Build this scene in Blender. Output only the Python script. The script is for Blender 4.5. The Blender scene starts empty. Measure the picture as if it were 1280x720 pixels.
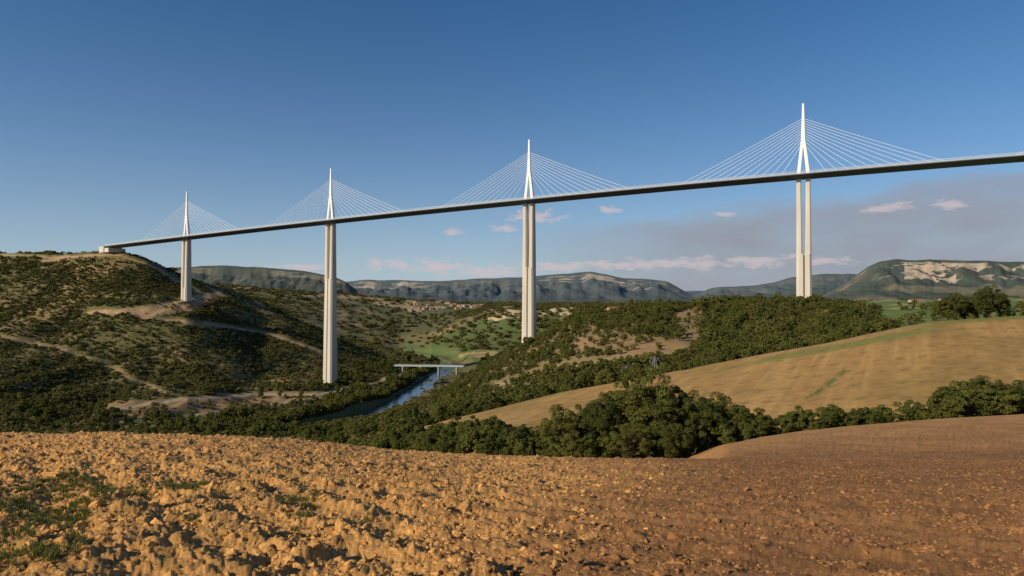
import bpy, math, random
import numpy as np
from mathutils import Vector, Matrix
rng=np.random.default_rng(7); random.seed(7)
F=853.; HY=372.; CX=640.
sc=bpy.context.scene
sc.view_settings.view_transform='Standard'; sc.view_settings.look='None'; sc.view_settings.exposure=0

# ---------------------------------------------------------------- noise
def _h(ix,iy,seed):
    n=(ix.astype(np.int64)*374761393+iy.astype(np.int64)*668265263+seed*974634777)&0x7fffffff
    n=((n^(n>>13))*1274126177)&0x7fffffff
    n=(n^(n>>16))&0xffffff
    return n/float(0xffffff)
def vn(x,y,seed=0):
    ix=np.floor(x);iy=np.floor(y);fx=x-ix;fy=y-iy
    fx=fx*fx*(3-2*fx);fy=fy*fy*(3-2*fy)
    a=_h(ix,iy,seed);b=_h(ix+1,iy,seed);c=_h(ix,iy+1,seed);d=_h(ix+1,iy+1,seed)
    return (a*(1-fx)+b*fx)*(1-fy)+(c*(1-fx)+d*fx)*fy
def fbm(x,y,o=4,seed=0,g=.5):
    s=0;a=1;t=0
    for i in range(o):
        s=s+a*vn(x*2**i+i*17.3,y*2**i-i*9.1,seed+i);t+=a;a*=g
    return s/t
def worley(x,y,seed=0):
    ix=np.floor(x);iy=np.floor(y);best=np.full(x.shape,9.)
    for dx in(-1,0,1):
        for dy in(-1,0,1):
            cx=ix+dx;cy=iy+dy
            px=cx+_h(cx,cy,seed);py=cy+_h(cx,cy,seed+5)
            best=np.minimum(best,(px-x)**2+(py-y)**2)
    return np.sqrt(best)
def ss(a,b,x):
    t=np.clip((x-a)/(b-a),0,1);return t*t*(3-2*t)
def lerp(a,b,t): return a+(b-a)*t

# ---------------------------------------------------------------- terrain features: (px, depth, y)
FT=[]
def feat(rows,n): FT.append((np.array(rows,float),n))
feat([(-900,.8,0),(2200,.8,0)],0)
feat([(-900,45,530),(0,45,541),(150,46,541),(320,48,548),(413,50,556),(500,52,564),(620,54,570),(750,55,573),(850,55,574),(1280,55,574),(2200,55,570)],420)
feat([(-900,85,600),(0,85,610),(620,85,612),(800,85,604),(860,80,590),(905,78,573),(1000,78,568),(1280,78,562),(2200,78,550)],30)
feat([(-900,260,585),(0,250,600),(413,200,610),(620,130,600),(850,125,594),(905,120,556),(950,125,546),(1000,130,538),(1060,133,532),(1120,136,527),(1200,138,521),(1280,140,517),(2200,140,490)],36)
feat([(-900,480,555),(0,480,562),(320,450,567),(413,400,575),(500,250,578),(560,215,568),(620,200,562),(750,200,564),(850,200,560),(950,200,548),(1030,200,541),(1120,200,535),(1280,200,521),(2200,200,480)],34)
feat([(-900,620,520),(0,620,526),(150,620,536),(320,600,544),(413,520,552),(490,340,545),(560,340,523),(620,340,509),(700,340,489),(800,340,471),(850,340,461),(950,340,442),(1030,340,428),(1120,340,409),(1160,340,400),(1280,340,393),(2200,340,380)],50)
feat([(-900,760,485),(0,760,497),(150,760,514),(235,760,521),(320,750,526),(413,700,530),(500,600,530),(560,450,538),(620,430,522),(750,420,493),(850,420,478),(950,420,452),(1030,420,440),(1120,420,418),(1280,420,402),(2200,420,390)],30)
feat([(-900,900,440),(0,900,452),(150,930,474),(235,950,474),(320,930,500),(413,920,505),(500,930,507),(560,1000,486),(600,980,462),(620,970,449),(640,955,437),(662,942,427),(700,900,405),(740,860,384),(800,830,380),(850,810,378),(1005,800,378),(1060,740,380),(1120,650,389),(1200,600,391),(1280,560,389),(2200,560,382)],56)
feat([(-900,1150,370),(0,1150,386),(150,1180,373),(235,1205,380),(320,1150,450),(413,1100,482),(500,1150,484),(560,1200,482),(620,1250,474),(700,1250,455),(850,1200,420),(1030,1100,400),(1120,900,385),(1280,900,382),(2200,900,375)],34)
feat([(-900,1400,300),(-200,1400,305),(0,1400,313),(100,1385,312),(150,1375,314),(185,1385,324),(210,1420,336),(235,1450,346),(270,1470,355),(320,1500,374),(413,1500,420),(470,1600,443),(500,1650,448),(560,1600,450),(620,1600,442),(662,1600,435),(750,1550,420),(850,1500,400),(1030,1400,392),(1120,1300,379),(2200,1300,372)],50)
feat([(-900,2000,385),(235,2000,385),(320,1900,400),(413,1900,426),(500,2000,434),(535,1980,430),(560,1950,416),(600,1950,395),(620,1950,386),(662,1950,383),(750,1950,384),(850,1950,386),(1030,1900,387),(1280,1800,377),(2200,1800,372)],36)
feat([(-900,2600,370),(150,2600,360),(235,2600,354),(320,2600,358),(413,2600,364),(450,2600,368),(500,2550,373),(560,2500,379),(600,2500,382),(662,2500,386),(850,2500,386),(1030,2500,380),(1120,2500,375),(1280,2500,373),(2200,2500,370)],40)
feat([(-900,3600,378),(1000,3600,379),(2200,3600,376)],10)
c13=[(-900,340),(150,338),(235,333),(270,331.5),(320,334),(380,339),(413,344),(430,351),(445,362),(480,373),(560,377),(980,377),(1030,369),(1060,352),(1085,334),(1100,327),(1120,324.5),(1200,325.5),(1250,326.5),(1280,328),(1290,326),(1700,330),(2200,335)]
feat([(p,4250,378-.48*(378-y)) for p,y in c13],26)
feat([(p,4440,378-.78*(378-y)) for p,y in c13],24)
feat([(p,4500,y) for p,y in c13],20)
feat([(-900,5200,378),(2200,5200,378)],6)
c15=[(-900,345),(420,354),(440,352),(460,349.5),(520,351),(560,351),(600,347.5),(660,345.5),(700,342),(740,339.5),(760,343),(780,347),(820,350.5),(835,353),(850,361),(864,369),(872,368),(885,361),(900,358),(940,357),(970,352),(1000,345),(1030,342),(1060,343),(1280,345),(2200,345)]
feat([(p,7600,376-.44*(376-y)) for p,y in c15],24)
feat([(p,7930,376-.68*(376-y)) for p,y in c15],26)
feat([(p,8000,y) for p,y in c15],26)
feat([(-900,10000,377),(2200,10000,377)],6)
feat([(-900,15000,365),(830,15000,365),(870,15000,363.5),(2200,15000,366)],8)
feat([(-900,20000,372),(2200,20000,372)],4)
feat([(-900,60000,371.6),(2200,60000,371.6)],4)

PXc=np.concatenate([np.linspace(-900,-70,90,endpoint=False),np.arange(-70,1350,1.5),np.linspace(1351,2200,90)])
NC=len(PXc)
def sm(a,k):
    if k<1:return a
    w=np.hanning(2*k+3)[1:-1];w/=w.sum()
    return np.convolve(np.pad(a,k,mode='edge'),w,'valid')
FD=[];FZ=[]
for i,(r,n) in enumerate(FT):
    D=np.interp(PXc,r[:,0],r[:,1]);Y=np.interp(PXc,r[:,0],r[:,2])
    k=8 if i<12 else (4 if i in(13,14,15,17,18,19) else 8)
    D=sm(D,k);Y=sm(Y,k)
    if i in(13,14): Y=Y+(fbm(PXc/14,PXc*0+3+i,4,301)-.5)*7.0*(Y<370)
    if i==15: Y=Y+(fbm(PXc/22,PXc*0+3,4,301)-.5)*2.8*(Y<370)
    if i in(17,18): Y=Y+(fbm(PXc/11,PXc*0+3+i,4,305)-.5)*6.0*(Y<366)
    if i==19: Y=Y+(fbm(PXc/26,PXc*0+3,5,305)-.5)*3.0*(Y<366)
    z=(HY-Y)/F*D
    if i==0: z=np.full(NC,-1.7-.16*.8)
    FD.append(D);FZ.append(z)
rowsD=[FD[0]];rowsZ=[FZ[0]];S=[0.]
for i in range(1,len(FT)):
    n=FT[i][1]
    for j in range(1,n+1):
        t=j/n
        D=FD[i-1]*(FD[i]/FD[i-1])**t
        lin=(D-FD[i-1])/(FD[i]-FD[i-1])
        rowsD.append(D);rowsZ.append(FZ[i-1]+(FZ[i]-FZ[i-1])*lin);S.append(i-1+t)
DD=np.array(rowsD);ZZ=np.array(rowsZ);S=np.array(S);NR=len(S)
m=(S>.97)&(S<11.6)
for it in range(14):
    Zs=ZZ.copy();Zs[1:-1]=(ZZ[:-2]+2*ZZ[1:-1]+ZZ[2:])/4
    mm=m.copy();mm[0]=mm[-1]=False
    ZZ[mm]=Zs[mm]
PX=np.broadcast_to(PXc,(NR,NC)).copy();SS=np.broadcast_to(S[:,None],(NR,NC))
XX=(PX-CX)/F*DD;YY=DD
amp=np.zeros_like(DD)
amp=np.where(SS>4,ss(4,6,SS)*7,amp)
stub=(SS<6)&(PX>490)
amp=np.where(stub,amp*.15,amp)
amp=np.where((DD>1200)&(DD<2700),9,amp)
amp=np.where(DD>3000,0,amp)
rel=(fbm(XX/90,YY/90,5,3)-.5)
ZZ+=rel*amp*2
g1=np.abs(fbm(XX/210,YY/900,4,13)-.5)*2;g2=np.abs(fbm(XX/330,YY/1500,4,14)-.5)*2
ZZ+=((SS>12)&(SS<14.9))*np.clip(1-np.abs(SS-13.2)/1.6,0,1)*(g1-.25)*90*ss(374,355,np.interp(PX,[p for p,y in c13],[y for p,y in c13]))
ZZ+=((SS>16)&(SS<18.9))*np.clip(1-np.abs(SS-17.2)/1.6,0,1)*(g2-.25)*140*ss(370,356,np.interp(PX,[p for p,y in c15],[y for p,y in c15]))
lh=ss(430,330,PX)*ss(5,6.5,SS)*ss(9,8.3,SS)
ZZ-=lh*np.abs(fbm(XX/70,YY/260,4,31)-.5)*30
RY=np.array([500,700,810,962,1132,1306,1488,1700,1900,2100.]);RX=np.array([-235,-212,-196,-169,-153,-145,-139,-200,-330,-600.])
Xr=np.interp(YY,RY,RX)+(fbm(YY/90,YY*0+1,3,401)-.5)*12;dr=np.abs(XX-Xr)
inr=ss(640,760,YY)*ss(1950,1800,YY)
ZZ=lerp(ZZ,lerp(-153.5,np.maximum(ZZ,-149.3),ss(12,23,dr)),inr*ss(80,25,dr))
rb=(XX>Xr)&(inr>.5)
ZZ=np.where(rb,lerp(ZZ,np.minimum(ZZ,-147.5),ss(65,35,dr)),ZZ)
wob=fbm(XX/9,YY/9,3,77)-.5
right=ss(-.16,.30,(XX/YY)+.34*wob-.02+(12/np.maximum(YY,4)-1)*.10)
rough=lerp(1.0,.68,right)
nearA=ss(3.4,2.4,SS)
wx=XX+.14*(fbm(XX/.25,YY/.25,3,201)-.5);wy=YY+.14*(fbm(XX/.25,YY/.25,3,202)-.5)
d1=worley(wx/.38,wy/.38,1);d2=worley(wx/.16,wy/.16,2);d3=worley(wx/.07,wy/.07,3);f1=fbm(XX/1.6,YY/1.6,3,4);f2=fbm(XX/.14,YY/.14,4,8,.7)
fur=np.sin((XX*.80+YY*.60+1.2*(fbm(XX/5,YY/5,3,5)-.5))*2*math.pi/1.35)*ss(35,12,YY)
big=ss(.44,.76,fbm(XX/.9,YY/.9,3,91))
cl=.125*np.clip(1-d1*1.15,0,1)**.8*big+.072*np.clip(1-d2*1.1,0,1)**.8*ss(.32,.62,fbm(XX/.4,YY/.4,2,92))+.028*(1-np.minimum(d3,1))+.11*(f1-.5)+.095*(f2-.5)+.045*fur
ZZ+=np.where(SS<3.5,cl*rough*nearA*np.clip(1+YY/90,1,1.7),0)
ZZ+=np.where((SS>.3)&(SS<3.5),.4*(fbm(XX/14,YY/14,3,6)-.5)*ss(10,40,YY),0)
YI=HY-ZZ/YY*F
def ground(px,D):
    i=int(np.clip(np.searchsorted(PXc,px),1,NC-1));t=(px-PXc[i-1])/(PXc[i]-PXc[i-1])
    a=np.interp(D,DD[:,i-1],ZZ[:,i-1]);b=np.interp(D,DD[:,i],ZZ[:,i]);return a*(1-t)+b*t
def gxy(X,Y): return ground(CX+F*X/Y,Y)

# ---------------------------------------------------------------- land cover (albedo, with distance haze painted in)
def inpoly(pts,x,y):
    c=np.zeros(x.shape,bool);n=len(pts)
    for i in range(n):
        x1,y1=pts[i];x2,y2=pts[(i+1)%n]
        if y1==y2: continue
        c^=((y1>y)!=(y2>y))&(x<(x2-x1)*(y-y1)/(y2-y1)+x1)
    return c
def seg(pts,x,y):
    b=np.full(x.shape,1e9)
    for (x1,y1),(x2,y2) in zip(pts[:-1],pts[1:]):
        dx,dy=x2-x1,y2-y1;t=np.clip(((x-x1)*dx+(y-y1)*dy)/(dx*dx+dy*dy),0,1)
        b=np.minimum(b,np.hypot(x-x1-t*dx,y-y1-t*dy))
    return b
C=np.zeros((NR,NC,3));
def col(*c): return np.array(c,float)
def mix(mask,c,a=1.):
    global C
    m_=(np.asarray(mask,float)*a)[...,None];C=C*(1-m_)+np.asarray(c)*m_
C[:]=col(.165,.140,.058)
n1=fbm(XX/60,YY/60,5,21);n2=fbm(XX/14,YY/14,4,22);n3=fbm(XX/200,YY/200,4,23)
mix(ss(.50,.66,n1),col(.27,.19,.088),.9)
mix(ss(.45,.62,n3),col(.115,.125,.042),.7)
mix(ss(.48,.68,n2),col(.085,.095,.032),.6)
forest=np.where(SS>4,.55+.9*(fbm(XX/75,YY/75,4,41)-.42)*2,0)
forest=forest*np.where((PX<450)&(SS>5),1-.45*ss(.54,.64,n1),1)
forest=np.where((PX<450)&(SS>5)&(SS<9.15),np.clip(forest,.22,2),forest)
hill=(SS>6.0)&(SS<7.6)&(PX>560)
forest=np.where(hill,np.where(fbm(XX/55,YY/55,3,44)>.40,1.3,.40),forest)
xw,yw=PX+(fbm(XX/30,YY/30,3,61)-.5)*26,YI+(fbm(XX/30,YY/30,3,62)-.5)*10
def parcel(pts,c,srange,f=0.03,a=1.):
    global forest
    m_=inpoly(pts,xw,yw)&(SS>srange[0])&(SS<srange[1])
    mix(m_,c,a)
    forest=np.where(m_,f,forest)
parcel([(585,470),(630,440),(690,418),(730,405),(868,425),(872,442),(780,455),(700,470),(640,485)],col(.22,.165,.072),(6,7.3),.36,.85)
parcel([(700,428),(760,415),(862,428),(855,441),(770,447)],col(.29,.19,.09),(6,7.3),.14)
parcel([(840,392),(875,380),(880,430),(850,432)],col(.25,.175,.09),(6,7.3),.1)
parcel([(545,490),(610,468),(680,480),(600,505)],col(.20,.155,.066),(6,7.3),.45)
parcel([(85,512),(200,498),(330,488),(420,492),(330,505),(250,520),(180,535),(95,535)],col(.28,.18,.09),(5,8),.06)
parcel([(140,530),(240,512),(300,515),(240,535),(170,545)],col(.16,.17,.06),(4.6,8),.05)
parcel([(118,389),(160,383),(215,384),(262,368),(285,368),(235,390),(180,396),(126,395)],col(.36,.24,.125),(7,9),.04)
parcel([(45,325),(80,321),(113,324),(70,329)],col(.38,.25,.13),(8,9.2),.02)
parcel([(290,485),(360,470),(400,462),(420,480),(380,498),(320,498)],col(.21,.155,.072),(6.5,8.6),.2)
parcel([(480,432),(530,428),(600,436),(650,440),(600,452),(520,446)],col(.12,.155,.05),(8.6,10.4),.12)
parcel([(545,441),(600,438),(640,441),(600,447)],col(.32,.25,.12),(8.6,10),.0)
gh=(PX>540)&(PX<700)&(SS>9.1)&(SS<10)
mix(gh,col(.085,.12,.036),.85)
forest=np.where(gh,.8,forest)
cl_=(PX>610)&(PX<715)&(SS>9.72)&(SS<10.0)
mix(cl_*ss(.38,.5,fbm(XX/35,SS*9,3,51)),col(.54,.42,.26))
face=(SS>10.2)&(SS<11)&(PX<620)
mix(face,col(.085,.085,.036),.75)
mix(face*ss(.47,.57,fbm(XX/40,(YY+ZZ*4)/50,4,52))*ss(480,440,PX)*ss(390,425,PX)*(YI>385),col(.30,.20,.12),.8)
mix((SS>10.8)&(SS<11.1)&(PX<520)&(PX>230)&(fbm(XX/150,YY/50,3,54)>.5),col(.33,.25,.14),.7)
mix((SS>10.85)&(SS<12)&(PX>480)&(fbm(XX/160,YY/90,3,53)>.5),col(.22,.19,.09),.8)
def track(pts,w,c,sr):
    d=seg(pts,PX,YI+(fbm(XX/40,YY/40,2,71)-.5)*5);mk=(ss(w,w*.5,d))*((SS>sr[0])&(SS<sr[1]));mix(mk,c)
    global forest
    forest=np.where((d<w*1.7)&(SS>sr[0])&(SS<sr[1]),0,forest)
track([(110,392),(180,388),(232,374),(275,366)],2.8,col(.44,.30,.17),(7,9))
track([(180,396),(250,405),(330,415),(400,440)],2.0,col(.38,.27,.15),(7,9))
track([(0,318),(60,322),(150,318),(190,332),(225,352),(250,366)],1.8,col(.38,.27,.15),(7.5,9.2))
track([(95,515),(230,500),(330,492),(400,492),(470,478),(520,462)],2.0,col(.35,.28,.18),(6,9.3))
track([(180,528),(300,508),(400,497),(480,490)],1.7,col(.31,.24,.15),(5,8.3))
track([(0,420),(90,440),(160,470),(230,500)],1.8,col(.34,.24,.13),(6,9))
track([(600,485),(680,462),(760,450),(860,440)],1.8,col(.31,.24,.13),(6,7.2))
st=(SS>3.7)&(SS<5.35)&(PX>470)
forest=np.where(st,0,forest)
str_=fbm((XX*.85-YY*.5)/2.2,(XX*.5+YY*.85)/70,3,81)
mix(st,col(.35,.21,.076));mix(st*ss(.4,.7,str_),col(.43,.27,.10),.8)
mix(st*ss(.45,.7,fbm(XX/40,YY/40,4,82)),col(.26,.175,.058),.75)
mix(st*(SS>4.84)*ss(.35,.55,fbm(XX/60,YY/20,3,86)),col(.17,.18,.05),.85)
mix(st*ss(.30,.5,fbm(XX/5,YY/12,3,83))*inpoly([(1000,502),(1012,498),(1062,462),(1050,462)],PX+(n2-.5)*14,YI),col(.11,.135,.04),.8)
mix(st*inpoly([(850,512),(866,508),(885,490),(876,490)],PX+(n2-.5)*14,YI),col(.14,.15,.055),.6)
mix(st*ss(1.0,.4,np.abs((XX*.35+YY*.93+3*(fbm(XX/60,YY/60,2,87)-.5))%19-9.5)),col(.20,.135,.05),.7)
pf=(SS>7)&(SS<11.2)&(PX>1060)
n5=fbm(XX/170,YY/170,2,84)
mix(pf,col(.11,.16,.045));mix(pf*ss(.46,.54,n5),col(.31,.24,.115));mix(pf*ss(.60,.64,n5),col(.09,.18,.045))
forest=np.where(pf,.10,forest)
upp=(SS>5.3)&(SS<7.02)&(PX>1100)
mix(upp,col(.12,.17,.05),.85);forest=np.where(upp,.06,forest)
forest=np.where((inr>.5)&(dr<24),0,forest)
forest=np.where((inr>.5)&(dr>=24)&(dr<50)&(XX<Xr),1.3,forest)
forest=np.where(rb&(dr<62),.10,forest)
far=DD>2900
mix(far,col(.045,.055,.022));mix(far*ss(.50,.68,fbm(XX/110,YY/260,5,24)),col(.10,.085,.042),.8)
mix((far&(DD<4150))*ss(.5,.6,fbm(XX/400,YY/200,3,25)),col(.20,.17,.08),.7)
for a,b,k,thr in((14,15,0,.49),(18,19,1,.45)):
    # strata: two or three thin ledges of limestone, broken up by gullies and scrub
    f_=SS-a
    wb=.16*(fbm(XX/(240+150*k),XX*0+2,3,444+k)-.5)
    led=np.maximum(.55*ss(.08,.05,np.abs(f_-.14-wb)),np.maximum(ss(.10,.06,np.abs(f_-.42-wb)),.8*ss(.07,.04,np.abs(f_-.68-wb))))*((f_>0)&(f_<.85))
    cn=fbm(XX/(70+55*k),SS*4,5,26+k,.6)
    place=(.25+.75*ss(1090,1120,PX)) if k==0 else (.15+.85*np.maximum(ss(665,700,PX)*ss(862,845,PX),ss(440,455,PX)*ss(540,510,PX)))
    ex=ss(.46,.54,fbm(XX/(260+200*k),SS*1.2,3,544+k))
    mix(led*place*np.maximum(ex,.25)*ss(thr,thr+.05,cn),col(.60,.47,.33),.95)
    seg2=fbm(XX/(300+260*k),XX*0+5,3,644+k)
    mix(((f_>.05)&(f_<.75))*place*ss(.54,.60,seg2)*ss(.44,.52,cn),col(.56,.44,.31),.85)
    band=(f_>-.75)&(f_<=-.35)
    cn=fbm(XX/(70+50*k),SS*7,4,36+k)
    mix(band*place*ss(.57,.62,cn),col(.46,.36,.25),.75)
mix((SS>13.2)&(SS<14.7)&(PX>1130)&(PX<1195)&(fbm(XX/50,SS*7,4,88)>.47),col(.60,.46,.32),.9)
haze_tint=(1-np.exp(-np.maximum(DD-1500,0)/11000.))[...,None]
C=C*(1-haze_tint)+col(.115,.165,.235)*haze_tint  # aerial haze painted into the ground colour, bluer with depth
sl=ss(3.75,3.6,SS)*((PX>480)|(SS<3.2))
sn=fbm(XX/2.4,YY/2.4,5,95);sb=fbm(XX/12,YY/12,4,96)
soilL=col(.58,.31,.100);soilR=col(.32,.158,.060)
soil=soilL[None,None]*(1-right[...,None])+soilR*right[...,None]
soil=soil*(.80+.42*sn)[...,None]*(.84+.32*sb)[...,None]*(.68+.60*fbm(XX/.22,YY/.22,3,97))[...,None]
hi=ss(60,110,YY)[...,None]
soil=soil*(1-hi)+col(.40,.215,.082)*hi*(.8+.4*sb)[...,None]*(.85+.3*fbm((XX+YY*.3)/1.1,YY/30,3,99))[...,None]
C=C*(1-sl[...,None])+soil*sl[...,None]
gm=ss(.60,.72,fbm(XX/1.1,YY/2.0,3,98))*ss(.02,-.35,XX/YY)*ss(30,12,YY)*(SS<1)
mix(gm,col(.16,.14,.045),.3)
C=np.clip(C,.01,.8)

def grid_mesh(name,X,Y,Z,col3=None,mat=None):
    nr,nc=X.shape
    me=bpy.data.meshes.new(name)
    v=np.stack([X,Y,Z],-1).reshape(-1,3).astype(np.float32)
    i=np.arange(nr*nc).reshape(nr,nc)
    q=np.stack([i[:-1,:-1],i[:-1,1:],i[1:,1:],i[1:,:-1]],-1).reshape(-1,4).astype(np.int32)
    me.vertices.add(len(v));me.vertices.foreach_set('co',v.ravel())
    me.loops.add(q.size);me.loops.foreach_set('vertex_index',q.ravel())
    me.polygons.add(len(q));me.polygons.foreach_set('loop_start',np.arange(0,q.size,4,dtype=np.int32))
    me.update(calc_edges=True)
    me.polygons.foreach_set('use_smooth',np.ones(len(q),bool))
    if col3 is not None:
        a=me.color_attributes.new('cover','FLOAT_COLOR','POINT')
        c4=np.ones((len(v),4),np.float32);c4[:,:3]=col3.reshape(-1,3);a.data.foreach_set('color',c4.ravel())
    ob=bpy.data.objects.new(name,me);sc.collection.objects.link(ob)
    if mat: me.materials.append(mat)
    return ob
# ---------------------------------------------------------------- materials
def newmat(name):
    m=bpy.data.materials.new(name);m.use_nodes=True
    nt=m.node_tree;b=nt.nodes['Principled BSDF'];b.inputs['Roughness'].default_value=.9
    b.inputs['Specular IOR Level'].default_value=.15
    return m,nt,b
def nd(nt,t,**k):
    n=nt.nodes.new(t)
    for a,v in k.items(): setattr(n,a,v)
    return n
def ground_mat():
    m,nt,b=newmat('ground_cover');L=nt.links.new
    at=nd(nt,'ShaderNodeAttribute',attribute_name='cover')
    geo=nd(nt,'ShaderNodeNewGeometry')
    n=nd(nt,'ShaderNodeTexNoise');n.inputs['Scale'].default_value=14;n.inputs['Detail'].default_value=6;n.inputs['Roughness'].default_value=.75
    L(geo.outputs['Position'],n.inputs['Vector'])
    n2=nd(nt,'ShaderNodeTexNoise');n2.inputs['Scale'].default_value=.22;n2.inputs['Detail'].default_value=6;n2.inputs['Roughness'].default_value=.7
    L(geo.outputs['Position'],n2.inputs['Vector'])
    mr=nd(nt,'ShaderNodeMapRange');mr.inputs[1].default_value=.3;mr.inputs[2].default_value=.7;mr.inputs[3].default_value=.68;mr.inputs[4].default_value=1.3
    L(n.outputs['Fac'],mr.inputs[0])
    mr2=nd(nt,'ShaderNodeMapRange');mr2.inputs[1].default_value=.3;mr2.inputs[2].default_value=.7;mr2.inputs[3].default_value=.8;mr2.inputs[4].default_value=1.2
    L(n2.outputs['Fac'],mr2.inputs[0])
    mu=nd(nt,'ShaderNodeMath',operation='MULTIPLY');L(mr.outputs[0],mu.inputs[0]);L(mr2.outputs[0],mu.inputs[1])
    vm=nd(nt,'ShaderNodeVectorMath',operation='SCALE');L(at.outputs['Color'],vm.inputs[0]);L(mu.outputs[0],vm.inputs['Scale'])
    L(vm.outputs[0],b.inputs['Base Color'])
    bp=nd(nt,'ShaderNodeBump');bp.inputs['Strength'].default_value=.8;bp.inputs['Distance'].default_value=.06
    L(n.outputs['Fac'],bp.inputs['Height']);L(bp.outputs[0],b.inputs['Normal'])
    return m
GM=ground_mat()
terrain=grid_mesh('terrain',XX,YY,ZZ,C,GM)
gx,gy=np.meshgrid(np.linspace(-160,160,160),np.linspace(-90,1.2,90))
gz=-1.76-.16*gy+.12*(fbm(gx,gy,3,4)-.5)
grid_mesh('field_ground',gx,gy,gz,np.broadcast_to(soilL,(90,160,3)),GM)

# ---------------------------------------------------------------- mesh accumulators
class MB:
    def __init__(s): s.v=[];s.f=[]
    def add(s,vs,fs):
        o=len(s.v);s.v+= [tuple(p) for p in vs];s.f+=[tuple(i+o for i in f) for f in fs]
    def tube(s,a,b,r1,r2,n=6):
        a=Vector(a);b=Vector(b);d=(b-a)
        if d.length<1e-6:return
        d.normalize();u=d.orthogonal().normalized();w=d.cross(u)
        vs=[a+(u*math.cos(2*math.pi*i/n)+w*math.sin(2*math.pi*i/n))*r1 for i in range(n)]+[b+(u*math.cos(2*math.pi*i/n)+w*math.sin(2*math.pi*i/n))*r2 for i in range(n)]
        s.add(vs,[(i,(i+1)%n,n+(i+1)%n,n+i) for i in range(n)]+[tuple(range(n))[::-1],tuple(range(n,2*n))])
    def loft(s,rings,cap=True):
        n=len(rings[0]);vs=[p for r in rings for p in r];fs=[]
        for k in range(len(rings)-1):
            for i in range(n):
                fs.append((k*n+i,k*n+(i+1)%n,(k+1)*n+(i+1)%n,(k+1)*n+i))
        if cap: fs+= [tuple(range(n))[::-1],tuple(range((len(rings)-1)*n,len(rings)*n))]
        s.add(vs,fs)
    def box(s,c,h,R=None):
        vs=[Vector((x*h[0],y*h[1],z*h[2])) for x in(-1,1) for y in(-1,1) for z in(-1,1)]
        if R: vs=[R@p for p in vs]
        vs=[p+Vector(c) for p in vs]
        s.add(vs,[(0,1,3,2),(4,6,7,5),(0,4,5,1),(2,3,7,6),(0,2,6,4),(1,5,7,3)])
    def ob(s,name,mat,parent=None,link=True,smooth=False):
        me=bpy.data.meshes.new(name);me.from_pydata(s.v,[],s.f);me.update()
        if mat: me.materials.append(mat)
        if smooth: me.polygons.foreach_set('use_smooth',[True]*len(me.polygons))
        o=bpy.data.objects.new(name,me)
        if link: sc.collection.objects.link(o)
        if parent: o.parent=parent
        return o
def noisy(name,c,scale,var=.2,rough=.85,streak=False,bump=0):
    m,nt,b=newmat(name);L=nt.links.new
    geo=nd(nt,'ShaderNodeNewGeometry');n=nd(nt,'ShaderNodeTexNoise');n.inputs['Detail'].default_value=5
    n.inputs['Scale'].default_value=scale
    if streak:
        mp=nd(nt,'ShaderNodeMapping');mp.inputs['Scale'].default_value=(1,1,.12);L(geo.outputs['Position'],mp.inputs['Vector']);L(mp.outputs[0],n.inputs['Vector'])
    else: L(geo.outputs['Position'],n.inputs['Vector'])
    mr=nd(nt,'ShaderNodeMapRange');mr.inputs[1].default_value=.3;mr.inputs[2].default_value=.7;mr.inputs[3].default_value=1-var;mr.inputs[4].default_value=1+var
    L(n.outputs['Fac'],mr.inputs[0]);vm=nd(nt,'ShaderNodeVectorMath',operation='SCALE');vm.inputs[0].default_value=c;L(mr.outputs[0],vm.inputs['Scale'])
    L(vm.outputs[0],b.inputs['Base Color']);b.inputs['Roughness'].default_value=rough
    if bump:
        n3_=nd(nt,'ShaderNodeTexNoise');n3_.inputs['Scale'].default_value=scale*3;n3_.inputs['Detail'].default_value=5;L(geo.outputs['Position'],n3_.inputs['Vector'])
        bp=nd(nt,'ShaderNodeBump');bp.inputs['Strength'].default_value=1;bp.inputs['Distance'].default_value=bump;L(n3_.outputs['Fac'],bp.inputs['Height']);L(bp.outputs[0],b.inputs['Normal'])
    return m
M_conc=noisy('pier_concrete',(.58,.53,.46),.12,.10,streak=True)
M_steel=noisy('pylon_white_steel',(.86,.86,.85),.1,.03,.6)
M_deck=noisy('deck_steel',(.10,.103,.113),.05,.1,.6)
M_asph=noisy('deck_asphalt',(.05,.05,.052),.5,.1)
M_rail=noisy('wind_screen_metal',(.55,.56,.57),.2,.05,.5)
M_cab=noisy('cable_sheath',(.86,.86,.86),.2,.03,.5)

# ---------------------------------------------------------------- viaduct
ks=np.array([-1,0,1,2,3,4.]);PXs=np.array([-899,-599,-290.6,24.3,342,664.]);PYs=np.array([1430,1255,1092,942,800,664.]);PZs=np.array([99.5,110.3,122.3,133.8,143.2,149.5])
pX=np.polyfit(ks,PXs,3);pY=np.polyfit(ks,PYs,3);pZ=np.polyfit(ks,PZs,3)
def dk(k): return Vector((np.polyval(pX,k),np.polyval(pY,k),np.polyval(pZ,k)))
def frame(k):
    t=(dk(k+.01)-dk(k-.01));t.z=0;t.normalize();n=Vector((-t.y,t.x,0));return t,n
via=bpy.data.objects.new('cable_stayed_viaduct',None);sc.collection.objects.link(via)
KK=np.linspace(-.68,5.0,190)
sec=[(-16,0),(-16,-1.0),(-13.2,-2.1),(-3.2,-4.3),(3.2,-4.3),(13.2,-2.1),(16,-1.0),(16,0)]
mb=MB();rings=[]
for k in KK:
    p=dk(k);t,n=frame(k);rings.append([p+n*a+Vector((0,0,b)) for a,b in sec])
mb.loft(rings);mb.ob('deck_girder',M_deck,via)
mb=MB();rings=[]
for k in KK:
    p=dk(k);t,n=frame(k);rings.append([p+n*a+Vector((0,0,b)) for a,b in [(-14.5,.03),(14.5,.03),(14.5,.12),(-14.5,.12)]])
mb.loft(rings);mb.ob('roadway',M_asph,via)
mb=MB()
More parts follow.
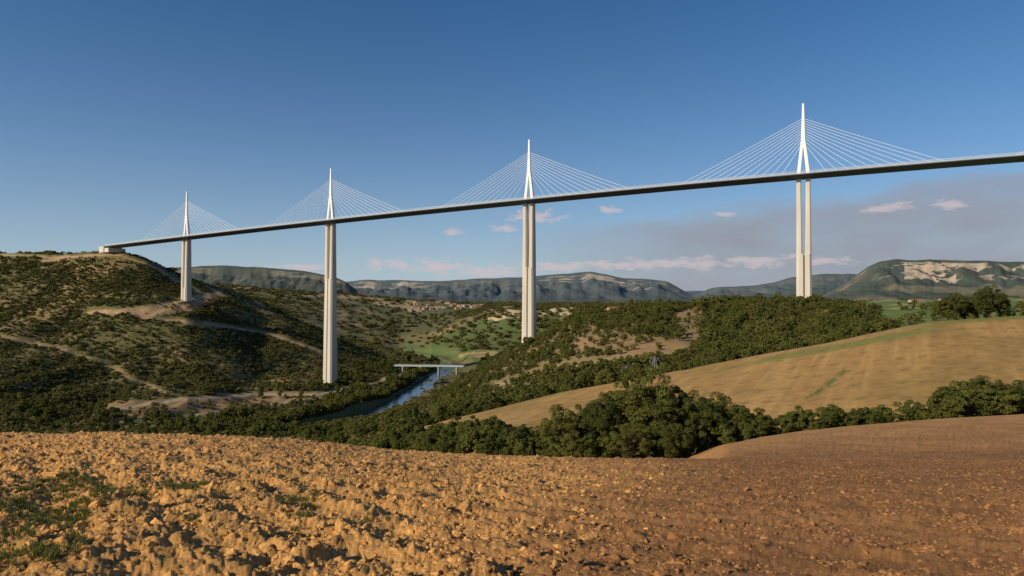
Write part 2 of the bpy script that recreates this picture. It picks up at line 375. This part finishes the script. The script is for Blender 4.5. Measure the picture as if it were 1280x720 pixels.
for sd in(-15.6,15.6):
    for z0 in(.1,.9,1.6,2.3,2.95):
        hh=.5 if z0<.5 else .24
        rings=[]
        for k in KK:
            p=dk(k);t,n=frame(k);rings.append([p+n*(sd+a)+Vector((0,0,z0+b)) for a,b in[(-.06,0),(.06,0),(.06,hh),(-.06,hh)]])
        mb.loft(rings)
    for k in np.arange(-.68,5,.0125):
        p=dk(k);t,n=frame(k);mb.box(p+n*sd+Vector((0,0,1.6)),(.07,.07,1.6))
mb.ob('wind_screen',M_rail,via)
def rr(c,t,n,wt,wn,z,ch=.22):
    a=wt/2;b=wn/2;e=min(a,b)*ch*2
    q=[(-a+e,-b),(a-e,-b),(a,-b+e),(a,b-e),(a-e,b),(-a+e,b),(-a,b-e),(-a,-b+e)]
    return [Vector((c.x,c.y,0))+t*x+n*y+Vector((0,0,z)) for x,y in q]
def notched(c,t,n,wt,wn,z,e=2.2,g=1.1,dp=3.2):
    a=wt/2;b=wn/2
    q=[(-a+e,-b),(-g,-b),(-g*.6,-b+dp),(g*.6,-b+dp),(g,-b),(a-e,-b),(a,-b+e),(a,b-e),(a-e,b),(g,b),(g*.6,b-dp),(-g*.6,b-dp),(-g,b),(-a+e,b),(-a,b-e),(-a,-b+e)]
    return [Vector((c.x,c.y,0))+t*x+n*y+Vector((0,0,z)) for x,y in q]
for idx,k in enumerate([0,1,2,3,4]):
    p=dk(k);t,n=frame(k);zb=gxy(p.x,p.y)-6;zt=p.z-4.3
    mb=MB();zs=zt-88
    if zs<zb+8: zs=zb+8
    def Wd(z): 
        d=zt-z
        return 15.2+1.0*min(d,88)/88+max(0,d-88)*.014
    for sgn in(-1,1):
        rings=[]
        for z in np.linspace(zs-1.,zt,9):
            w=Wd(z);th=5.1+1.6*(zt-z)/88
            cc=p+t*(sgn*(w/2-th/2));rings.append(rr(cc,t,n,th,9.5+3*(zt-z)/88,z))
        mb.loft(rings)
    rings=[]
    for z in np.linspace(zb,zs,14):
        w=Wd(z);rings.append(notched(p,t,n,w,13+max(0,(zs-z))*.03,z))
    mb.loft(rings)
    mb.ob('pier_shaft',M_conc,via)
    mb=MB()
    for sgn in(-1,1):
        rings=[]
        for h in np.linspace(-.5,40,9):
            f=h/40;th=4.4-1.2*f;off=(7.4-th/2)*(1-f)+1.0*f
            rings.append(rr(p+t*(sgn*off),t,n,th,4.8-.9*f,p.z+h,.15))
        mb.loft(rings)
    rings=[]
    for h in np.linspace(36,85,9):
        f=(h-36)/49;rings.append(rr(p,t,n,5.2-3.2*f,4.0-2.1*f,p.z+h,.15))
    mb.loft(rings)
    mb.ob('pylon',M_steel,via)
    mb=MB()
    for sgn in(-1,1):
        for i in range(11):
            dist=26+i*12.3
            q=dk(k+sgn*dist/349.);q=q+Vector((0,0,.3))
            a=Vector((p.x,p.y,p.z+40+i*2.75))
            L_=(q-a).length;prev=a
            for j in range(1,9):
                f=j/8;pt=a.lerp(q,f)-Vector((0,0,L_*.006*4*f*(1-f)));mb.tube(prev,pt,.22,.22,5);prev=pt
    mb.ob('stay_cables',M_cab,via)
k=-.66;p=dk(k);t,n=frame(k);R=Matrix((t,n,Vector((0,0,1)))).transposed()
mb=MB();mb.box(p+Vector((0,0,-8.5)),(9,17,4.1),R);mb.box(p-t*14+Vector((0,0,-7)),(8,18.5,6),R);mb.ob('abutment',M_conc,via)

# ---------------------------------------------------------------- river
mw,nt,b=newmat('river_water');b.inputs['Base Color'].default_value=(.05,.08,.095,1);b.inputs['Roughness'].default_value=.12;b.inputs['Specular IOR Level'].default_value=.6
nz=nd(nt,'ShaderNodeTexNoise');nz.inputs['Scale'].default_value=.25;nz.inputs['Detail'].default_value=3
g=nd(nt,'ShaderNodeNewGeometry');nt.links.new(g.outputs['Position'],nz.inputs['Vector'])
bp=nd(nt,'ShaderNodeBump');bp.inputs['Strength'].default_value=.3;bp.inputs['Distance'].default_value=.4;nt.links.new(nz.outputs['Fac'],bp.inputs['Height']);nt.links.new(bp.outputs[0],b.inputs['Normal'])
ry=np.linspace(700,1900,80);rx=np.interp(ry,RY,RX)
grid_mesh('river',np.stack([rx-30,rx+30],1),np.stack([ry,ry],1),np.full((80,2),-150.5),None,mw)
M_bb=noisy('bridge_paint',(.40,.47,.50),.2,.08)
br=bpy.data.objects.new('river_bridge',None);sc.collection.objects.link(br)
A=Vector(((494-CX)/F*1360,1360,(HY-456)/F*1360));B=Vector(((580-CX)/F*1330,1330,(HY-457)/F*1330))
d=(B-A).normalized();n=Vector((-d.y,d.x,0)).normalized();R=Matrix((d,n,d.cross(n))).transposed();Ln=(B-A).length
mb=MB();mb.box((A+B)/2,(Ln/2,5,.35),R);mb.box((A+B)/2+n*-4.2-Vector((0,0,1.3)),(Ln/2,.3,.95),R);mb.box((A+B)/2+n*4.2-Vector((0,0,1.3)),(Ln/2,.3,.95),R);mb.ob('girders',M_bb,br)
mb=MB()
for off in(-4.8,4.8):
    mb.box((A+B)/2+n*off+Vector((0,0,1.4)),(Ln/2,.06,.06),R)
    for f in np.linspace(0,1,60): mb.box(A.lerp(B,f)+n*off+Vector((0,0,.85)),(.06,.06,.5))
mb.ob('railing',M_bb,br)
mb=MB()
for f in(.12,.38,.64,.9):
    q=A.lerp(B,f);mb.loft([rr(q,d,n,2.2,8,-156,.3),rr(q,d,n,1.8,8,q.z-2.3,.3)])
mb.ob('bridge_piers',M_conc,br)

# ---------------------------------------------------------------- houses
M_wall=noisy('house_render',(.40,.35,.28),.3,.12);M_roof=noisy('clay_roof_tiles',(.30,.165,.10),.4,.2);M_win=noisy('window_dark',(.04,.045,.05),1,.1,.3)
def house(px,D,w,l,h,rot,roofc=None,name='village_house'):
    X=(px-CX)/F*D;z=ground(px,D)-.6
    e=bpy.data.objects.new(name,None);sc.collection.objects.link(e);e.location=(X,D,z);e.rotation_euler=(0,0,rot)
    mb=MB();mb.box((0,0,h/2+.3),(l/2,w/2,h/2+.3));mb.add([(-l/2,-w/2,h+.6),(-l/2,w/2,h+.6),(-l/2,0,h+w*.26+.6)],[(0,2,1)]);mb.add([(l/2,-w/2,h+.6),(l/2,w/2,h+.6),(l/2,0,h+w*.26+.6)],[(0,1,2)]);mb.ob('walls',M_wall,e)
    mb=MB()
    for s in(-1,1):
        a=[(-l/2-.5,s*(w/2+.5),h+.45),(l/2+.5,s*(w/2+.5),h+.45),(l/2+.5,0,h+w*.28+.7),(-l/2-.5,0,h+w*.28+.7)]
        mb.add(a+[(x,y,zz+.25) for x,y,zz in a],[(0,1,2,3),(4,7,6,5),(0,4,5,1),(1,5,6,2),(2,6,7,3),(3,7,4,0)])
    mb.box((l*.25,w*.1,h+w*.28+1),(.4,.4,.9));mb.ob('roof',roofc or M_roof,e)
    mb=MB()
    for s in(-1,1):
        for x in np.linspace(-l/2+1.6,l/2-1.6,max(2,int(l/3))):
            mb.box((x,s*(w/2+.02),h*.62+.6),(.5,.06,.7))
    mb.box((0,-(w/2+.02),1.7),(.55,.07,1.1));mb.ob('windows_and_door',M_win,e)
for i in range(34):
    house(514+(i%30)*3.0+random.uniform(-2,2),2410+random.uniform(-70,80)+(i%30),random.uniform(8,11),random.uniform(10,18),random.uniform(5,7),random.uniform(-.6,.6))
for px,D,w,l,h,r in((771,805,9,22,4.5,.2),(783,812,8,12,4,.9),(762,810,7,10,3.5,-.3)): house(px,D,w,l,h,r,name='farmhouse')
for px,D,w,l,h,r in((1076,900,9,14,5,.2),(1090,880,9,18,5,.1),(1100,890,8,10,4,1.0),(1146,1300,12,30,5,.1),(1180,1500,12,26,5,.3)): house(px,D,w,l,h,r,name='farmhouse')

# ---------------------------------------------------------------- foliage
def leaf_mat(name,c1,c2,trans=.25):
    m,nt,b=newmat(name);L=nt.links.new
    oi=nd(nt,'ShaderNodeObjectInfo');geo=nd(nt,'ShaderNodeNewGeometry')
    n=nd(nt,'ShaderNodeTexNoise');n.inputs['Scale'].default_value=.55;n.inputs['Detail'].default_value=3;L(geo.outputs['Position'],n.inputs['Vector'])
    ad=nd(nt,'ShaderNodeMath',operation='ADD');L(oi.outputs['Random'],ad.inputs[0]);L(n.outputs['Fac'],ad.inputs[1])
    ml=nd(nt,'ShaderNodeMath',operation='MULTIPLY');ml.inputs[1].default_value=.62;L(ad.outputs[0],ml.inputs[0])
    cr=nd(nt,'ShaderNodeValToRGB');e=cr.color_ramp.elements;e[0].position=.1;e[0].color=(*c1,1);e[1].position=.95;e[1].color=(*c2,1)
    L(ml.outputs[0],cr.inputs[0]);L(cr.outputs[0],b.inputs['Base Color'])
    tr=nd(nt,'ShaderNodeBsdfTranslucent');L(cr.outputs[0],tr.inputs['Color'])
    mx=nd(nt,'ShaderNodeMixShader');mx.inputs[0].default_value=trans;L(b.outputs[0],mx.inputs[1]);L(tr.outputs[0],mx.inputs[2])
    L(mx.outputs[0],nt.nodes['Material Output'].inputs['Surface'])
    return m
M_leaf=leaf_mat('oak_leaves',(.038,.056,.013),(.150,.155,.034),.3)
M_wood=leaf_mat('woodland_leaves',(.055,.076,.017),(.175,.172,.042),.3)
M_scrub=leaf_mat('scrub_leaves',(.055,.068,.018),(.175,.160,.046),.25)
M_bark=noisy('bark',(.10,.075,.05),3,.3)
M_weed=leaf_mat('weed_leaves',(.08,.11,.025),(.17,.18,.05),.4)
def rnd_unit(n,r):
    v=r.normal(size=(n,3));return v/np.linalg.norm(v,axis=1)[:,None]
def leaves(cl,per,size,r,up=.35):
    P=[]
    for (x,y,z,R) in cl:
        d=rnd_unit(per,r);d[:,2]=np.where(d[:,2]<-.55,-d[:,2],d[:,2])
        rad=R*(.62+.48*r.random(per)**.7)
        c=np.array([x,y,z])+d*rad[:,None]*np.array([1,1,.8])
        nrm=d+rnd_unit(per,r)*.75;nrm[:,2]+=up;nrm/=np.linalg.norm(nrm,axis=1)[:,None]
        a=np.cross(nrm,rnd_unit(per,r));a/=np.linalg.norm(a,axis=1)[:,None];b_=np.cross(nrm,a)
        s=size*(.6+.8*r.random(per))[:,None]
        P.append(np.stack([c-a*s-b_*s*.5,c+a*s*.3-b_*s*.8,c+a*s+b_*s*.4,c-a*s*.2+b_*s*.9],1))
    P=np.concatenate(P);return P.reshape(-1,3)
def foliage_obj(name,V,mat,wood=None,coll=None,extra=None):
    n=len(V)//4;vs=V;fs=np.arange(n*4).reshape(n,4)
    wv=np.array(wood.v,float).reshape(-1,3) if wood and wood.v else np.zeros((0,3))
    me=bpy.data.meshes.new(name)
    allf=[tuple(f) for f in fs.tolist()]+([tuple(i+n*4 for i in f) for f in wood.f] if wood else [])
    me.from_pydata(np.concatenate([vs,wv]).tolist(),[],allf);me.update()
    me.materials.append(mat);me.materials.append(M_bark)
    mi=np.zeros(len(allf),np.int32);mi[n:]=1;me.polygons.foreach_set('material_index',mi)
    o=bpy.data.objects.new(name,me)
    if coll: coll.objects.link(o)
    return o
def tree_mesh(seed,crown_w=.42,nclump=46,per=110,size=.020,trunk=.22,coll=None,name='tree',mat=None,low=.16,ch=.40,cz=.56,cr=(.06,.07)):
    r=np.random.default_rng(seed);wd=MB();cl=[]
    top=Vector((r.normal()*.03,r.normal()*.03,.62))
    p0=Vector((0,0,-.05));N=6
    pts=[p0]+[Vector((top.x*(i/N)+r.normal()*.006,top.y*(i/N)+r.normal()*.006,.66*i/N)) for i in range(1,N+1)]
    for i in range(N): wd.tube(pts[i],pts[i+1],.030*(1-i/N*.8),.030*(1-(i+1)/N*.8),7)
    for j in range(nclump):
        for _ in range(30):
            d=rnd_unit(1,r)[0];rr_=r.random()**.33
            x=d[0]*rr_*crown_w;y=d[1]*rr_*crown_w;z=cz+d[2]*rr_*ch
            lob=1-.42*vn(np.array([math.atan2(y,x)*1.3+seed]),np.array([z*5.]),seed)[0]
            x*=lob*1.15;y*=lob*1.15
            if z>low: break
        R=cr[0]+cr[1]*r.random()
        cl.append((x,y,z,R))
        if j%2==0:
            b0=pts[min(N,max(1,int((z*.7)/.66*N)))];q=Vector((x,y,z));mid=b0.lerp(q,.5)+Vector((0,0,-.02))
            wd.tube(b0,mid,.010,.007,5);wd.tube(mid,q,.007,.002,4)
    return foliage_obj(name,leaves(cl,per,size,r),mat or M_leaf,wd,coll)
tcoll=bpy.data.collections.new('mixed_trees')
for i in range(5): tree_mesh(100+i,.36+.06*(i%3),26,44,.034,coll=tcoll,name='tree_kind_%d'%i,low=.08,mat=M_wood)
hcoll=bpy.data.collections.new('hedgerow_kinds')
for i,(cw,ch,cz) in enumerate([(.42,.38,.54),(.27,.42,.56),(.55,.34,.46),(.34,.44,.55),(.48,.30,.40),(.22,.40,.58)]):
    tree_mesh(160+i,cw,34,95,.023,coll=hcoll,name='hedge_kind_%d'%i,low=.05,ch=ch,cz=cz)
bcoll=bpy.data.collections.new('scrub_bushes_kinds')
for i in range(5):
    r=np.random.default_rng(50+i);cl=[(r.normal()*.24,r.normal()*.24,.16+.48*r.random(),.17+.12*r.random()) for _ in range(9)]
    foliage_obj('bush_kind_%d'%i,leaves(cl,26,.085,r),M_scrub,None,bcoll)
def gn_scatter(name,pts,scl,coll,tilt=None):
    pts=np.asarray(pts,np.float32);n=len(pts)
    me=bpy.data.meshes.new(name);me.vertices.add(n);me.vertices.foreach_set('co',pts.ravel())
    scl=np.asarray(scl,np.float32)
    if scl.ndim==1: scl=np.stack([scl]*3,1)
    a=me.attributes.new('scl','FLOAT_VECTOR','POINT');a.data.foreach_set('vector',scl.astype(np.float32).ravel())
    rot=np.zeros((n,3),np.float32);rot[:,2]=rng.random(n)*6.283
    if tilt: rot[:,:2]=rng.random((n,2))*tilt
    a=me.attributes.new('rotv','FLOAT_VECTOR','POINT');a.data.foreach_set('vector',rot.ravel())
    a=me.attributes.new('kind','INT','POINT');a.data.foreach_set('value',rng.integers(0,len(coll.objects),n).astype(np.int32))
    ob=bpy.data.objects.new(name,me);sc.collection.objects.link(ob)
    ng=bpy.data.node_groups.new(name+'_gn','GeometryNodeTree')
    ng.interface.new_socket('Geometry',in_out='INPUT',socket_type='NodeSocketGeometry');ng.interface.new_socket('Geometry',in_out='OUTPUT',socket_type='NodeSocketGeometry')
    gi=ng.nodes.new('NodeGroupInput');go=ng.nodes.new('NodeGroupOutput')
    ci=ng.nodes.new('GeometryNodeCollectionInfo');ci.inputs['Collection'].default_value=coll;ci.inputs['Separate Children'].default_value=True;ci.inputs['Reset Children'].default_value=True
    ip=ng.nodes.new('GeometryNodeInstanceOnPoints');ip.inputs['Pick Instance'].default_value=True
    def at(nm,ty):
        x=ng.nodes.new('GeometryNodeInputNamedAttribute');x.data_type=ty;x.inputs['Name'].default_value=nm;return x.outputs['Attribute']
    e2r=ng.nodes.new('FunctionNodeEulerToRotation');L=ng.links.new
    L(gi.outputs[0],ip.inputs['Points']);L(ci.outputs[0],ip.inputs['Instance']);L(at('scl','FLOAT_VECTOR'),ip.inputs['Scale'])
    L(at('rotv','FLOAT_VECTOR'),e2r.inputs[0]);L(e2r.outputs[0],ip.inputs['Rotation']);L(at('kind','INT'),ip.inputs['Instance Index'])
    L(ip.outputs[0],go.inputs[0])
    md=ob.modifiers.new('scatter','NODES');md.node_group=ng
    return ob
dX=np.abs(XX[:-1,1:]-XX[:-1,:-1]);dY=np.abs(YY[1:,:-1]-YY[:-1,:-1]);AR=dX*dY
def pick(mask,density,n):
    w=(AR*np.clip(density[:-1,:-1],0,2)*mask[:-1,:-1]).ravel();cw=np.cumsum(w);idx=np.searchsorted(cw,rng.random(n)*cw[-1])
    i,j=np.unravel_index(idx,AR.shape);a=rng.random(n);b_=rng.random(n)
    def bl(G): return (G[i,j]*(1-a)+G[i,j+1]*a)*(1-b_)+(G[i+1,j]*(1-a)+G[i+1,j+1]*a)*b_
    return np.stack([bl(XX),bl(YY),bl(ZZ)],1),cw[-1]
inview=(PX>-120)&(PX<1400)
M1=inview&(SS>4.3)&(SS<9.15)&(PX<560)
P,a=pick(M1,np.clip(forest,0,2)*(1-.5*ss(8.6,9,SS)),42000)
s=rng.gamma(4,1.0,len(P))*.74+1.2
gn_scatter('scrub_bushes',P-[0,0,.3],np.stack([s,s,s*rng.uniform(.55,.95,len(P))],1),bcoll)
M2=inview&(SS>5.35)&(SS<7.7)&(PX>=540)
P,a=pick(M2,forest,15000)
s=rng.gamma(3.5,1.0,len(P))+1.8
gn_scatter('woodland',P-[0,0,.3],np.stack([s*1.15,s*1.15,s*.95],1),tcoll)
M2b=inview&(SS>5.2)&(SS<8.8)&(PX>=180)&(PX<620)
P,a=pick(M2b,(ss(-128,-146,ZZ)*ss(.40,.55,fbm(XX/60,YY/60,3,45))*(forest>.06))*(1-(rb&(dr<70)))+1.3*((dr>24)&(dr<46)&(inr>.5)&(XX<Xr)),2300)
s=rng.gamma(6,.85,len(P))+3
gn_scatter('riverside_trees',P-[0,0,.3],np.stack([s,s,s*1.15],1),tcoll)
M3=inview&(SS>=8.6)&(SS<12)&(DD<3400)
P,a=pick(M3,np.where(PX>1040,.25,1)*np.clip(forest*1.2-.1,.0,1.5)*(SS>9.0)*np.where((PX>505)&(PX<605)&(SS>10.6),.3,1),17000)
s=rng.gamma(5,1.4,len(P))+2.6
gn_scatter('distant_woods',P-[0,0,.5],np.stack([s*1.25,s*1.25,s*.8],1),bcoll)
def along(pts,n,spread,h,jit=.45):
    pts=np.array(pts,float);t=np.sort(rng.random(n))*(len(pts)-1);px=np.interp(t,range(len(pts)),pts[:,0]);D=np.interp(t,range(len(pts)),pts[:,1])+rng.normal(size=n)*spread
    hs=np.interp(t,range(len(pts)),pts[:,2])*rng.uniform(1-jit,1+jit,n)*h*(.6+.8*vn(px/14,px*0,55))
    return np.array([((p-CX)/F*d_,d_,ground(p,d_)-.4) for p,d_ in zip(px,D)]),hs
belts=[([(170,560,6),(300,430,8),(413,330,9),(500,260,8),(560,225,7),(620,205,5.5),(690,190,5.5),(900,182,6),(940,185,5)],480,14),
 ([(900,176,4.5),(960,180,5.5),(1040,185,6),(1100,186,4),(1180,186,5.5),(1230,184,8.5),(1290,186,7),(1400,186,7)],190,5),
 ([(480,410,7),(560,385,8),(640,372,6),(740,368,6),(860,366,5),(900,366,3.5)],330,12),
 ([(0,700,7),(120,690,7),(260,650,8),(400,560,9),(500,450,8)],380,50),
 ([(880,480,6),(1000,450,7),(1100,420,7),(1125,400,7)],90,14)]
PP=[];HH=[]
for b_,n_,sp in belts:
    p_,h_=along(b_,n_,sp,1.);PP.append(p_);HH.append(h_)
PP=np.concatenate(PP);HH=np.concatenate(HH)
gn_scatter('hedgerow_trees',PP,np.stack([HH*1.15,HH*1.15,HH],1),hcoll)
tm=[tree_mesh(200+i,[.38,.44,.33,.48][i],110,190,.0095,name='oak_tree_mesh',low=.08,ch=[.42,.38,.44,.36][i],cr=(.035,.06)).data for i in range(4)]
def tree(px,D,h,w=1.,k=0,sink=.3,name='oak_tree'):
    o=bpy.data.objects.new(name,tm[k%4]);sc.collection.objects.link(o)
    o.location=((px-CX)/F*D,D,ground(px,D)-sink);o.scale=(h*w,h*w,h);o.rotation_euler=(0,0,random.uniform(0,6.28));return o
for px,D,h,w,k in [(702,170,14,1.0,0),(728,176,14.5,1.0,1),(752,168,15.5,1.,2),(778,178,20,.95,3),(805,172,23,1.0,0),(826,168,18,1.,1),(848,175,18,1.05,2),(870,168,15,1.05,3),(893,176,14,1.1,0),(922,172,9,1.1,1),(715,160,8,1.1,2),(790,158,10,1.2,3),(840,158,9,1.2,0),
    (535,222,10,1.25,1),(475,262,9,1.2,0),(1040,182,7.5,1.2,2),(1210,180,9,1.1,1),(1232,182,12,1.1,0),(1256,180,10,1.2,3),(1190,184,6.5,1.2,2),
    (1190,352,15,1.15,1),(1178,356,13,1.0,3),(1206,360,13,1.1,2),(1236,350,17,1.15,0),(1222,356,14,1.,2),(1250,358,14,1.0,1),(1115,400,10,1.2,3),(1280,420,8,1.2,1)]:
    tree(px,D,h,w,k)
# ---------------------------------------------------------------- power-line masts
M_galv=noisy('galvanised_steel',(.36,.37,.37),1,.1,.5)
def mast(px,D,h):
    z=ground(px,D);mb=MB();X=(px-CX)/F*D
    def c(f): return 1.2*(1-f)+.35
    lv=np.linspace(0,1,8)
    for a,b_ in zip(lv[:-1],lv[1:]):
        ca=[Vector((sx*c(a),sy*c(a),a*h)) for sx,sy in((-1,-1),(1,-1),(1,1),(-1,1))];cb=[Vector((sx*c(b_),sy*c(b_),b_*h)) for sx,sy in((-1,-1),(1,-1),(1,1),(-1,1))]
        for i in range(4):
            mb.tube(ca[i],cb[i],.075,.075,4);mb.tube(ca[i],cb[(i+1)%4],.04,.04,4);mb.tube(cb[i],ca[(i+1)%4],.04,.04,4)
    for f,w in((.82,3.4),(.97,2.6)):
        mb.tube((-w,0,f*h),(w,0,f*h),.09,.09,4);mb.tube((-w,0,f*h),(0,0,f*h+1),.05,.05,4);mb.tube((w,0,f*h),(0,0,f*h+1),.05,.05,4)
        for x in(-w,w): mb.tube((x,0,f*h),(x,0,f*h-1),.1,.1,5)
    o=mb.ob('electricity_mast',M_galv);o.location=(X,D,z);o.rotation_euler=(0,0,.5)
mast(818,352,10);mast(783,374,10)
# ---------------------------------------------------------------- clods and weeds on the field
M_clod=noisy('soil_clod',(.52,.28,.095),9,.35,bump=.02);M_clod2=noisy('dark_clod',(.30,.15,.058),9,.3,bump=.02)
def clod_coll(nm,mat):
    cc=bpy.data.collections.new(nm)
    import bmesh
    for i in range(8):
        bm=bmesh.new();bmesh.ops.create_icosphere(bm,subdivisions=3,radius=1)
        r=np.random.default_rng(i+300);o1=r.random()*50
        pl=[(Vector(rnd_unit(1,r)[0]),.45+.35*r.random()) for _ in range(9)]
        for v in bm.verts:
            for pn,pd in pl:
                dd=v.co.dot(pn)-pd
                if dd>0: v.co-=pn*dd*.92
            a=fbm(np.array([v.co.x*2.6+o1]),np.array([v.co.y*2.6+v.co.z*3.1]),3,i)[0];b_=vn(np.array([v.co.x*8+o1]),np.array([v.co.y*8+v.co.z*7.7]),i+9)[0]
            v.co*=.72+.42*a+.16*b_
            v.co.z*=.75
        me=bpy.data.meshes.new('clod_%d'%i);bm.to_mesh(me);bm.free();me.materials.append(mat)
        cc.objects.link(bpy.data.objects.new('clod_%d'%i,me))
    return cc
cL=clod_coll('clod_kinds',M_clod);cR=clod_coll('dark_clod_kinds',M_clod2)
clump=ss(.38,.6,fbm(XX/.9,YY/.9,3,111))+.2
M4=(SS<1)&(YY>3.5)&(PX>-200)&(PX<1480)
P,a=pick(M4,(1-right)*clump*np.clip(14/YY,.25,2),32000);s=.012+.028*rng.gamma(1.3,.62,len(P))
gn_scatter('soil_clods',P-[0,0,.008],np.stack([s*1.2,s,s*.9],1)*1.0,cL,.8)
P,a=pick(M4,right*clump*np.clip(12/YY,.2,2),26000);s=.011+.024*rng.gamma(1.4,.55,len(P))
gn_scatter('dark_soil_clods',P-[0,0,.006],np.stack([s*1.2,s,s*.8],1),cR,.8)
wc=bpy.data.collections.new('weed_kinds')
for i in range(4):
    r=np.random.default_rng(400+i);V=[]
    for j in range(34):
        a=r.random()*6.28;l=.5+.6*r.random();o=r.normal(size=2)*.25;w_=.035;dx,dy=math.cos(a),math.sin(a);lean=.3+.6*r.random()
        p0=np.array([o[0],o[1],0]);p1=p0+[dx*lean*.4*l,dy*lean*.4*l,l*.6];p2=p0+[dx*lean*l,dy*lean*l,l*.85];sd=np.array([-dy,dx,0])*w_
        V+= [p0-sd,p0+sd,p1+sd*1.2,p1-sd*1.2,p1-sd*1.2,p1+sd*1.2,p2+sd*.2,p2-sd*.2]
    foliage_obj('weed_%d'%i,np.array(V),M_weed,None,wc)
wm=ss(.56,.66,fbm(XX/.9+YY/3,YY/1.5,3,98))*ss(-.15,-.48,XX/YY)
P,a=pick((SS<1)&(YY>4)&(YY<16)&(PX>-200)&(PX<560),wm,620);s=.05+.08*rng.random(len(P))
gn_scatter('weeds',P+[0,0,.01],s,wc)

# ---------------------------------------------------------------- light
SA=Vector((-.80,-.50,0)).normalized();el=math.radians(27)
sdir=Vector((SA.x*math.cos(el),SA.y*math.cos(el),math.sin(el)))
sl_=bpy.data.lights.new('sun','SUN');sl_.energy=5.0;sl_.angle=math.radians(.5);sl_.color=(1,.85,.62)
so=bpy.data.objects.new('sun',sl_);sc.collection.objects.link(so);so.rotation_euler=sdir.to_track_quat('Z','Y').to_euler()
w=bpy.data.worlds.new('World');sc.world=w;w.use_nodes=True;nt=w.node_tree;L=nt.links.new
bg=nt.nodes['Background'];bg.inputs['Strength'].default_value=.09
sky=nd(nt,'ShaderNodeTexSky');sky.sky_type='NISHITA';sky.sun_disc=False;sky.sun_elevation=el;sky.sun_rotation=math.atan2(SA.x,SA.y);sky.altitude=900;sky.air_density=.95;sky.dust_density=.4;sky.ozone_density=3.4
tc=nd(nt,'ShaderNodeTexCoord');sp=nd(nt,'ShaderNodeSeparateXYZ');L(tc.outputs['Generated'],sp.inputs[0])
def mth(op,a,b=None,c=None,clamp=False):
    n=nd(nt,'ShaderNodeMath',operation=op);n.use_clamp=clamp
    for i,v in enumerate((a,b,c)):
        if v is None: continue
        if isinstance(v,(int,float)): n.inputs[i].default_value=v
        else: L(v,n.inputs[i])
    return n.outputs[0]
az=mth('ARCTAN2',sp.outputs[0],sp.outputs[1]);elv=mth('ARCSINE',sp.outputs[2])
cmb=nd(nt,'ShaderNodeCombineXYZ');L(mth('MULTIPLY',az,1.),cmb.inputs[0]);L(mth('MULTIPLY',elv,2.6),cmb.inputs[1])
nz=nd(nt,'ShaderNodeTexNoise');nz.inputs['Scale'].default_value=42;nz.inputs['Detail'].default_value=6;nz.inputs['Roughness'].default_value=.62;L(cmb.outputs[0],nz.inputs['Vector'])
nf=mth('SUBTRACT',nz.outputs['Fac'],.5)
clouds=[(565,290,13,4),(630,285,15,5),(668,271,28,7),(765,262,13,4),(905,268,16,3),(1120,257,18,5),(1192,256,18,5),(495,330,30,6),(550,333,30,8),(610,339,50,7),(700,333,50,5),(790,331,60,6),(870,329,60,6),(945,326,50,6),(1030,326,40,4),(380,334,40,4),(1100,262,30,3)]
acc=None
for px,py,wx_,hy in clouds:
    a0=math.atan((px-CX)/F);e0=math.atan((HY-py)/F*math.cos(a0));k_=math.cos(a0)**2
    dx=mth('DIVIDE',mth('SUBTRACT',az,a0),wx_/F*k_*1.25);dy=mth('DIVIDE',mth('SUBTRACT',elv,e0),hy/F*1.3)
    d_=mth('SUBTRACT',1.,mth('SQRT',mth('ADD',mth('MULTIPLY',dx,dx),mth('MULTIPLY',dy,dy))))
    acc=d_ if acc is None else mth('MAXIMUM',acc,d_)
cm=mth('MULTIPLY',mth('ADD',acc,mth('MULTIPLY',nf,3.4)),1.4,clamp=True)
cm=mth('MULTIPLY',cm,.74)
nz2=nd(nt,'ShaderNodeTexNoise');nz2.inputs['Scale'].default_value=7;nz2.inputs['Detail'].default_value=4;L(cmb.outputs[0],nz2.inputs['Vector'])
def sstep(v,a,b):
    n=nd(nt,'ShaderNodeMapRange',interpolation_type='SMOOTHSTEP');n.inputs[1].default_value=a;n.inputs[2].default_value=b;n.inputs[3].default_value=0;n.inputs[4].default_value=1;L(v,n.inputs[0]);return n.outputs[0]
ev=mth('ADD',elv,mth('MULTIPLY',mth('SUBTRACT',nz2.outputs['Fac'],.5),.07))
topv=mth('SUBTRACT',ev,mth('MULTIPLY',az,.09))
smoke=mth('MULTIPLY',mth('MULTIPLY',sstep(topv,.104,.072),sstep(az,-.08,.30)),mth('ADD',.45,nz2.outputs['Fac']))
smoke=mth('MULTIPLY',smoke,.85,clamp=True)
hs=nd(nt,'ShaderNodeHueSaturation');hs.inputs['Saturation'].default_value=1.27;hs.inputs['Value'].default_value=.97;L(sky.outputs[0],hs.inputs['Color'])
def mixc(f,a,c):
    n=nd(nt,'ShaderNodeMix',data_type='RGBA');L(f,n.inputs[0]);L(a,n.inputs[6]);n.inputs[7].default_value=(*c,1);return n.outputs[2]
haze=mth('MULTIPLY',mth('EXPONENT',mth('MULTIPLY',mth('MAXIMUM',elv,0.),-7.)),.80)
c_=mixc(haze,hs.outputs[0],(4.5,5.5,6.8))
c_=mixc(smoke,c_,(3.3,3.5,4.1))
c_=mixc(cm,c_,(6.6,5.7,5.9))
L(c_,bg.inputs['Color'])
# ---------------------------------------------------------------- camera
cam=bpy.data.cameras.new('camera');co=bpy.data.objects.new('camera',cam);sc.collection.objects.link(co)
cam.lens=F*36/1280;cam.sensor_width=36;cam.clip_start=.2;cam.clip_end=90000
co.location=(0,0,0);co.rotation_euler=(math.radians(90)+math.atan(12/F),0,0)
sc.camera=co
